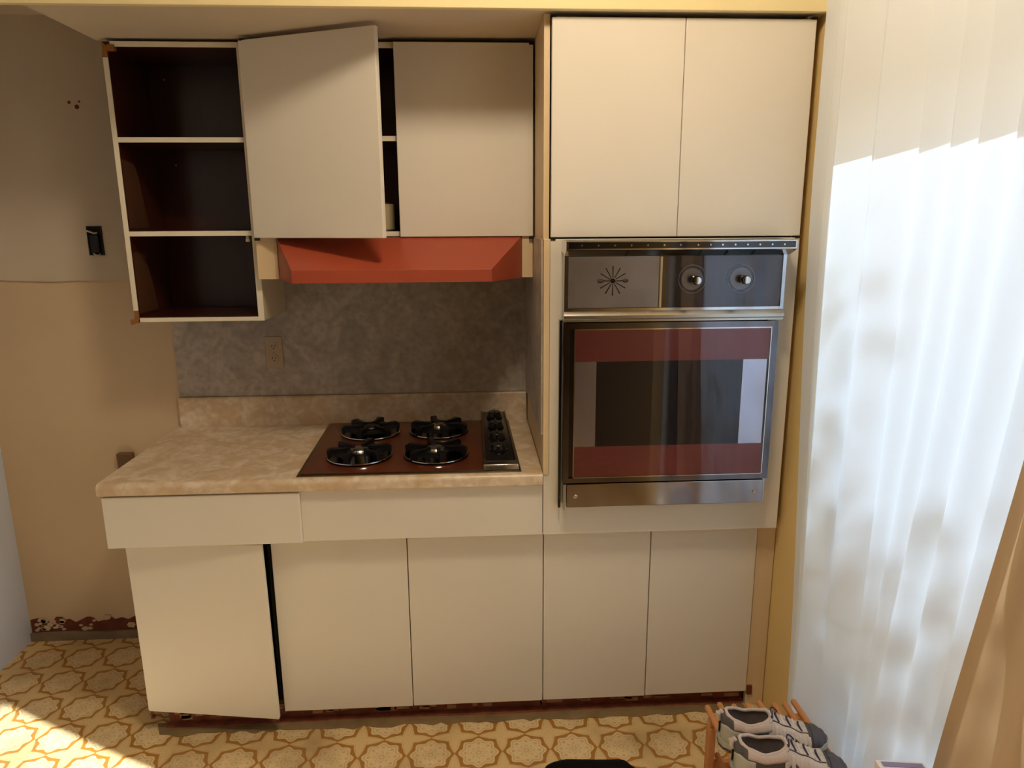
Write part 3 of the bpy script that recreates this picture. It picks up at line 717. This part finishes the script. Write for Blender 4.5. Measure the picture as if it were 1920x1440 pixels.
t = thing('junction_box', (-1.592, 0, .78), 'small brown box on the wall behind the countertop corner', 'outlet box')
bx(-1.622, -1.562, -.026, 0, .745, .812, bev=.003).build('box', pmat('brown_plastic', (126, 88, 46), .6, var=.2), t)
bx(-1.616, -1.568, -.028, -.026, .752, .806, bev=.001).build('cover', pmat('brown_cover', (108, 78, 44), .6, var=.2), t)
nh = B()
for px_, pz_, r_ in ((-1.63, 2.115, .006), (-1.605, 2.10, .008), (-1.595, 2.118, .004), (-1.98, 2.2, .006)):
    nh.cyl((px_, -.009, pz_), (px_, -.0098, pz_), r_, seg=8)
nh.build('nail_holes', 'rip', wb)['kind'] = 'stuff'

# ================================================================ CURTAINS
def smooth_step(a, b, x):
    x = max(0, min(1, (x - a) / (b - a))); return x * x * (3 - 2 * x)
def pleat_pos(knots, y):
    for i in range(len(knots) - 1):
        if knots[i] >= y > knots[i + 1]:
            return i, (knots[i] - y) / (knots[i] - knots[i + 1])
    return len(knots) - 2, 1.0
KN = [-.60, -.745, -.83, -1.02, -1.21, -1.31, -1.395, -1.50, -1.60, -1.72]
AMP = [.006, .010, .030, .034, .036, .030, .034, .036, .036, .036]
def sheer_x(u, z):
    # u: cloth coordinate (negative towards the camera)
    i, f = pleat_pos(KN, u)
    top = smooth_step(.2, 1.9, z)
    a = AMP[i]
    saw = (1 - f) if f > .10 else (f / .10)       # jump into the room, then drift back to the window
    soft = .5 + .5 * math.cos(2 * math.pi * (f - .18))
    prof_ = saw * (.22 + .78 * top) + soft * (.40 - .40 * top)
    edge = smooth_step(-.66, -.80, u) * (.15 + .85 * smooth_step(-1.69, -1.58, u))
    low = (1 - smooth_step(0.3, 1.5, z)) * .014 * math.sin(u * 15 + z * 1.6) * edge
    lo2 = (1 - smooth_step(0.6, 1.7, z)) * .010 * math.sin(u * 24 - z * 2.0 + 1.3) * edge
    return .793 - a * prof_ * edge + (low + lo2) * .5 - .004
def make_cloth(name, mat, u0, u1, nu, z0, z1, nz, fx, fy):
    vs = []; fs = []
    for j in range(nz + 1):
        z = z0 + (z1 - z0) * j / nz
        for i in range(nu + 1):
            u = u0 + (u1 - u0) * i / nu
            vs.append((fx(u, z), fy(u, z), z))
    for j in range(nz):
        for i in range(nu):
            a = j * (nu + 1) + i; fs.append((a, a + 1, a + nu + 2, a + nu + 1))
    me = bpy.data.meshes.new(name); me.from_pydata(vs, [], fs); me.materials.append(MT[mat])
    for p in me.polygons: p.use_smooth = True
    o = bpy.data.objects.new(name, me); COL.objects.link(o); return o
def sheer_y(u, z):
    # folds lean: towards the floor the cloth near the camera sweeps back to the cabinet
    k = 1 - smooth_step(.0, 1.9, z)
    far = -.665 - .13 * (1 - smooth_step(0.0, 1.9, z))
    sweep = .17 * k * smooth_step(-.9, -1.6, u)
    y = u + sweep
    lead = smooth_step(-.95, -.60, u)
    return y * (1 - lead) + (far + (u + .60) * .6) * lead
c1 = make_cloth('sheer_curtain', 'sheer', -.60, -1.71, 420, .015, 2.50, 90, sheer_x, sheer_y)
tag(c1, 'white sheer pleated curtain glowing with daylight over the right window', 'curtain')
def brown_curtain_x(u, z):
    f = (u + 1.66) / -.05
    return .772 - .018 * (.5 + .5 * math.sin((u + 1.66) * 62)) ** 1.5 - .004 * math.sin(z * 2 + u * 9)
def brown_curtain_y(u, z):
    k = 1 - smooth_step(.0, 1.9, z)
    return u + .22 * k * (1 - .2 * smooth_step(-1.6, -2, u))
c2 = make_cloth('brown_curtain', 'brown_curtain', -1.675, -1.99, 160, .02, 2.50, 60, brown_curtain_x, brown_curtain_y)  # beige-brown stretch of curtain cloth next to the sheer
tag(c2, 'beige brown curtain cloth at the lower right edge beside the sheer curtain', 'curtain')
for o in (c1, c2):
    mo = o.modifiers.new('thick', 'SOLIDIFY'); mo.thickness = .0006; mo.offset = 0
    o.modifiers.remove(mo)
rd = B().cyl((.765, -.62, 2.515), (.765, -2.6, 2.515), .012, seg=16).sph((.765, -.615, 2.515), .02).sph((.765, -2.605, 2.515), .02)
rd.box(.765, .80, -.70, -.68, 2.505, 2.525).box(.765, .80, -2.58, -2.56, 2.505, 2.525)
tag(rd.build('curtain_rod', 'chrome_dull', smooth=True), 'metal curtain rod above the sheer curtain near the ceiling', 'curtain rod')

# ================================================================ SHOE RACK
t = thing('shoe_rack', (.62, -1.28, 0), 'low wooden shoe rack of round dowels against the curtain', 'shoe rack')
RX = [.476, .517, .558, .600, .641, .682, .716, .748]
ry0, ry1 = -1.66, -.918
for i, xx in enumerate(RX):
    yy = ry1 + (.01 if i % 3 == 1 else 0)
    B().tube([(xx, ry0, .25), (xx, -1.3, .25), (xx, yy - .006, .25), (xx, yy, .25)], .009, 14, rs=[.009, .009, .0088, .005]).build('dowel', 'dowel', t, smooth=True)
for yy in (-.965, -1.62):
    bx(.468, .756, yy - .010, yy + .010, .218, .2405).build('cross_rail', 'dowel', t)
    for xx in (.476, .747):
        bx(xx - .009, xx + .009, yy - .018, yy + .018, 0, .218).build('leg', 'dowel', t)
    bx(.485, .747, yy - .008, yy + .008, .07, .095).build('cross_rail', 'dowel', t)
for xx in (.505, .560, .616, .672, .727):
    B().cyl((xx, -1.63, .104), (xx, -.95, .104), .009, seg=12).build('dowel', 'dowel', t, smooth=True)

# ================================================================ SNEAKERS
def make_shoe(heel, toe, zb, label, mirror):
    hv = Vector((heel[0], heel[1])); tv = Vector((toe[0], toe[1])); Ln = (tv - hv).length; d = (tv - hv) / Ln; n = Vector((-d.y, d.x)) * mirror
    t = thing('sneaker', (heel[0] + d.x * Ln / 2, heel[1] + d.y * Ln / 2, zb), label, 'shoe', 'pair of grey and white sneakers on the rack')
    def W(s, y, z): return (hv.x + d.x * s * Ln + n.x * y, hv.y + d.y * s * Ln + n.y * y, zb + z)
    def interp(tab, s):
        for (a, va), (b, vb) in zip(tab, tab[1:]):
            if s <= b:
                f = (s - a) / (b - a); f = f * f * (3 - 2 * f); return va + (vb - va) * f
        return tab[-1][1]
    hw = lambda s: interp([(0, .012), (.03, .028), (.10, .037), (.25, .040), (.40, .040), (.60, .044), (.78, .047), (.90, .038), (.97, .022), (1, .006)], s)
    toph = lambda s: interp([(0, .092), (.04, .100), (.12, .092), (.25, .082), (.36, .088), (.46, .096), (.60, .080), (.75, .062), (.88, .052), (.96, .040), (1, .028)], s)
    # sole with a little toe spring
    spring = lambda s: .010 * smooth_step(.72, 1, s) + .003 * smooth_step(.12, 0, s)
    def soleloop(e, z): return [(s, sg) for s in [0]]
    ss = [i / 36 for i in range(37)]
    def sole(z0, z1, ex, name, mat, par):
        vs = []; m = len(ss)
        for z in (z0, z1):
            for s in ss:
                for sg in (-1, 1): vs.append(W(-.012 + s * 1.024, sg * (hw(s) + ex * (1 if 0 < s < 1 else .6)), z + spring(s)))
        fs = []; h = 2 * m
        for i in range(m - 1):
            a = 2 * i
            fs += [(a, a + 1, a + 3, a + 2), (h + a, h + a + 2, h + a + 3, h + a + 1), (a, a + 2, h + a + 2, h + a), (a + 1, h + a + 1, h + a + 3, a + 3)]
        fs += [(0, h, h + 1, 1), (2 * m - 2, 2 * m - 1, h + 2 * m - 1, h + 2 * m - 2)]
        return B().poly(vs, fs).build(name, mat, par, smooth=True)
    so_ = sole(0.001, .010, .003, 'sole', 'sh_toe', t)
    sole(.010, .026, .0045, 'midsole', 'sh_sole', t)
    # upper shell
    OP0, OP1 = .05, .46
    def opening(s):     # half width of the collar opening
        if s <= OP0 or s >= OP1: return 0
        f = (s - OP0) / (OP1 - OP0); return .0335 * math.sqrt(max(0, 1 - (2 * f - 1) ** 2)) ** .8
    NA = 14
    def arch(s, f, inn=0.0):     # f: 0 sole edge .. 1 centre top
        w_ = max(.002, hw(s) - inn); h_ = toph(s) - inn; o_ = opening(s)
        th = f * math.pi / 2
        if o_ > 0:
            y = w_ * (1 - f) ** .0 * (math.cos(th) ** .75) ; y = o_ + (w_ - o_) * (math.cos(th) ** .75)
            bulge = .004 * math.sin(math.pi * f); y += bulge
        else: y = w_ * (math.cos(th) ** .75)
        z = .022 + spring(s) + (h_ - .022) * (math.sin(th) ** .85)
        return y, z
    def shell(sa, sb, fa, fb, ex, name, mat, par, N=40, K=NA, label=None, sides=(-1, 1)):
        vs = []; fs = []
        rows = [sa + (sb - sa) * i / N for i in range(N + 1)]
        halves = []
        for sg in sides:
            base = len(vs)
            for s in rows:
                for k in range(K + 1):
                    f = fa(s) + (fb(s) - fa(s)) * k / K
                    y, z = arch(s, f); 
                    vs.append(W(s, sg * (y + ex * math.cos(f * math.pi / 2)), z + ex * math.sin(f * math.pi / 2)))
            for i in range(N):
                for k in range(K):
                    a = base + i * (K + 1) + k; q = (a, a + 1, a + K + 2, a + K + 1)
                    fs.append(q if sg > 0 else q[::-1])
        me = bpy.data.meshes.new(name); me.from_pydata(vs, [], fs); me.materials.append(MT[mat])
        for p in me.polygons: p.use_smooth = True
        o = bpy.data.objects.new(name, me); COL.objects.link(o); o.parent = par; o.matrix_parent_inverse = Matrix.Translation(-par.location)
        mo = o.modifiers.new('thick', 'SOLIDIFY'); mo.thickness = .002; mo.offset = 0
        if label: o['label'] = label
        return o
    one = lambda s: 1.0
    shell(0, 1, lambda s: 0, one, 0, 'upper', 'sh_mesh', t, N=60)
    shell(.0, .17, lambda s: .0, lambda s: .42, .002, 'heel_counter', 'sh_sole', t, N=10, K=6)
    shell(.84, 1.0, lambda s: 0, one, .0022, 'toe_cap', 'sh_toe', t, N=14, label='dark grey rubber toe cap')
    for sd in (-1, 1): shell(.42, .80, lambda s: .30 + .1 * math.sin(s * 40), lambda s: .74, .0022, 'side_overlay', 'sh_white', t, N=26, K=8, label='off-white leather overlay', sides=(sd,))
    shell(.10, .45, lambda s: .46, lambda s: 1, .0026, 'collar_band', 'sh_pink', t, N=24, K=6, label='pale padded collar')
    for q in range(5):
        s0 = .48 + q * .075
        for sd in (-1, 1): shell(s0, s0 + .035, lambda s: .0, lambda s: .62, .003, 'side_stripe', 'sh_white', t, N=4, K=8, sides=(sd,))
    # tongue
    vs = []; 
    shell(.43, .80, lambda s: .78, one, .0035, 'tongue', 'sh_white', t, N=18, K=5)
    # collar rim
    rim = []
    for k in range(40):
        a = 2 * math.pi * k / 40; f = .5 - .5 * math.cos(a); s = OP0 + (OP1 - OP0) * f
        s = min(max(s, OP0 + .002), OP1 - .002)
        rim.append(W(s, (1 if math.sin(a) >= 0 else -1) * opening(s), toph(s) + .001))
    B().tube(rim, .0048, 10, True).build('collar_rim', 'sh_pink', t, smooth=True)
    # lining bowl
    vs = []; fs = []; n1 = 28; lay = [(1.0, 0), (.96, .35), (.92, .7), (.86, .93), (.0, 1.0)]
    for sc_, dp in lay:
        for k in range(n1):
            a = 2 * math.pi * k / n1; f = .5 - .5 * math.cos(a); s = OP0 + (OP1 - OP0) * f; sm = (OP0 + OP1) / 2
            s2 = sm + (s - sm) * (sc_ if sc_ > 0 else 0.001); o_ = opening(min(max(s, OP0 + .001), OP1 - .001)) * (sc_ if sc_ > 0 else .001)
            vs.append(W(s2, (1 if math.sin(a) >= 0 else -1) * o_, toph(s) * (1 - dp) + .030 * dp))
    for j in range(len(lay) - 1):
        for k in range(n1):
            l = (k + 1) % n1; fs.append((j * n1 + k, j * n1 + l, (j + 1) * n1 + l, (j + 1) * n1 + k))
    B().poly(vs, fs).build('lining', 'sh_lining', t, smooth=True, label='dark inner lining')
    # pull tab on the heel
    B().tube([W(.035, 0, .094), W(-.01, 0, .104), W(-.022, 0, .098), W(-.018, 0, .082), W(.0, 0, .074)], .006, 8, rs=[.004, .007, .008, .006, .004]).build('pull_tab', 'sh_white', t, smooth=True)
    # laces
    for q in range(6):
        s0 = .46 + q * .055; h_ = toph(s0)
        yw = .020
        ptz = [W(s0 + .012, -yw, arch(s0, .74)[1] + .004), W(s0, -yw * .5, h_ + .005), W(s0 - .006, 0, h_ + .0075), W(s0, yw * .5, h_ + .005), W(s0 + .012, yw, arch(s0, .74)[1] + .004)]
        B().tube(ptz, .0030, 8).build('lace', 'lace' if q % 2 == 0 else 'lace_d', t, smooth=True)
    lp = []
    for k in range(14):
        a = math.pi * 2 * k / 13; lp.append(W(.50 + .04 * math.cos(a * .5 + 1), .022 * math.sin(a), toph(.5) + .012 + .004 * math.cos(a)))
    B().tube(lp, .0022, 6).build('lace_bow', 'lace_d', t, smooth=True)
    return t
RT = .2592
make_shoe((.455, -1.085), (.742, -1.125), RT, 'grey and off-white sneaker nearer the cabinets, on the dowel shoe rack', 1)
make_shoe((.452, -1.195), (.740, -1.235), RT, 'grey and off-white sneaker in front of its mate, at the bottom edge of the picture', 1)

# ================================================================ SMALL THINGS AT THE BOTTOM EDGE
t = thing('black_bag', (.115, -1.10, 0), 'black fabric bag on the vinyl floor at the bottom edge', 'bag')
vs = []; fs = []; NU, NV = 40, 14
for j in range(NV + 1):
    ph = math.pi / 2 * j / NV
    for i in range(NU):
        th = 2 * math.pi * i / NU
        e = lambda v, p: math.copysign(abs(v) ** p, v)
        rx = .165 * e(math.cos(th), .45); ryy = .125 * e(math.sin(th), .55)
        k = math.cos(ph) ** .35; z = .135 * math.sin(ph) ** .7
        wob = 1 + .03 * math.sin(5 * th + 2) + .02 * math.sin(9 * th + z * 30)
        vs.append((.118 + rx * k * wob, -1.062 + ryy * k * wob, max(.0005, z * (1 - .10 * (rx * k / .15)))))
for j in range(NV):
    for i in range(NU):
        a = j * NU + i; b = j * NU + (i + 1) % NU; fs.append((a, b, b + NU, a + NU))
fs.append(tuple(range(NU - 1, -1, -1)))
B().poly(vs, fs).build('body', 'bag', t, smooth='all')
B().tube([(.03, -1.09, .112), (.04, -1.12, .135), (.10, -1.15, .145), (.18, -1.13, .14), (.21, -1.10, .108)], .007, 8).build('handle', 'bag', t, smooth=True)
B().tube([(-.02, -1.0, .095), (.06, -.985, .112), (.14, -.985, .112), (.22, -1.0, .10)], .003, 6).build('zipper', 'blackmatte', t, smooth=True)

t = thing('white_carton', (.725, -1.56, RT), 'white printed carton standing on the shoe rack by the curtain', 'box')
B().hexa([(.640, -1.500, RT), (.740, -1.515, RT), (.740, -1.625, RT), (.640, -1.610, RT)],
         [(.640, -1.500, .546), (.740, -1.515, .546), (.740, -1.625, .538), (.640, -1.610, .538)], bev=.002).build('carton', 'paper', t)
B().hexa([(.649, -1.508, .5453), (.733, -1.520, .5453), (.733, -1.532, .545), (.649, -1.520, .545)],
         [(.649, -1.508, .5472), (.733, -1.520, .5472), (.733, -1.532, .5465), (.649, -1.520, .5465)]).build('printed_stripe', 'purple', t)

# ================================================================ CEILING LAMP (out of frame, lights the room)
LX, LY = -0.04, -1.60
t = thing('ceiling_lamp', (LX, LY, 3.04), 'round ceiling lamp with warm glowing glass dome in front of the cabinets', 'lamp')
B().lathe([(0, 3.039), (.185, 3.039), (.188, 3.030), (.180, 3.018), (0, 3.018)], (LX, LY, 0), seg=40).build('canopy', 'lampcap', t, smooth=True)
B().lathe([(.168, 3.0175), (.176, 3.000), (.172, 2.970), (.145, 2.935), (.09, 2.912), (0, 2.905)], (LX, LY, 0), seg=40).build('glass_dome', 'bulb', t, smooth='all')
B().cyl((LX, LY, 2.904), (LX, LY, 2.892), .008, .004, seg=14).build('finial', 'chrome', t, smooth=True)

# ================================================================ OUTSIDE
o = bx(XW + .125, 9, -9, 5, -.12, -.02, bev=0).build('patio', 'ground'); struct(o, 'patio ground outside the window')

t = thing('added_shade_tree', (6.9, -3.3, -.02), 'added leafy tree outside the window, unseen, shading the lower curtain', 'tree')  # unseen tree added to dapple and dim the lower curtain
rr = random.Random(21); TC = Vector((6.75, -3.95, 4.1)); tips = []
st = B().tube([(6.9, -3.3, -.02), (6.88, -3.35, 1.2), (6.85, -3.5, 2.4), (6.78, -3.8, 3.4), (6.75, -3.9, 4.4)], .1, 10, rs=[.13, .10, .08, .055, .02])
for k in range(14):
    d = Vector((rr.gauss(0, 1), rr.gauss(0, 1), rr.gauss(.15, .6))).normalized()
    tip = TC + Vector((d.x * 1.2, d.y * 1.05, d.z * .95)) * rr.uniform(.6, 1); tips.append(tip)
    r0 = Vector((6.82, -3.6, 2.7 + rr.uniform(0, 1.2)))
    st.tube([r0, (r0 + tip) / 2 + Vector((0, 0, .12)), tip], .02, 6, rs=[.035, .022, .006])
st.build('trunk', 'bark', t, smooth=True)
vs = []; fs = []
for k in range(4000):
    tp = rr.choice(tips); f = rr.uniform(.3, 1.05)
    c = TC + (tp - TC) * f + Vector((rr.gauss(0, .17), rr.gauss(0, .17), rr.gauss(0, .14)))
    a = Vector((rr.gauss(0, 1), rr.gauss(0, 1), rr.gauss(0, .6))).normalized(); b = a.cross(Vector((rr.gauss(0, 1), rr.gauss(0, 1), rr.gauss(0, 1)))).normalized()
    L_ = rr.uniform(.035, .06); n0 = len(vs)
    vs += [c - a * L_, c + b * L_ * .5, c + a * L_, c - b * L_ * .5]; fs.append((n0, n0 + 1, n0 + 2, n0 + 3))
me = bpy.data.meshes.new('foliage'); me.from_pydata(vs, [], fs); me.materials.append(MT['leaf'])
o = bpy.data.objects.new('foliage', me); COL.objects.link(o); o.parent = t; o.matrix_parent_inverse = Matrix.Translation(-t.location); o['kind'] = 'stuff'
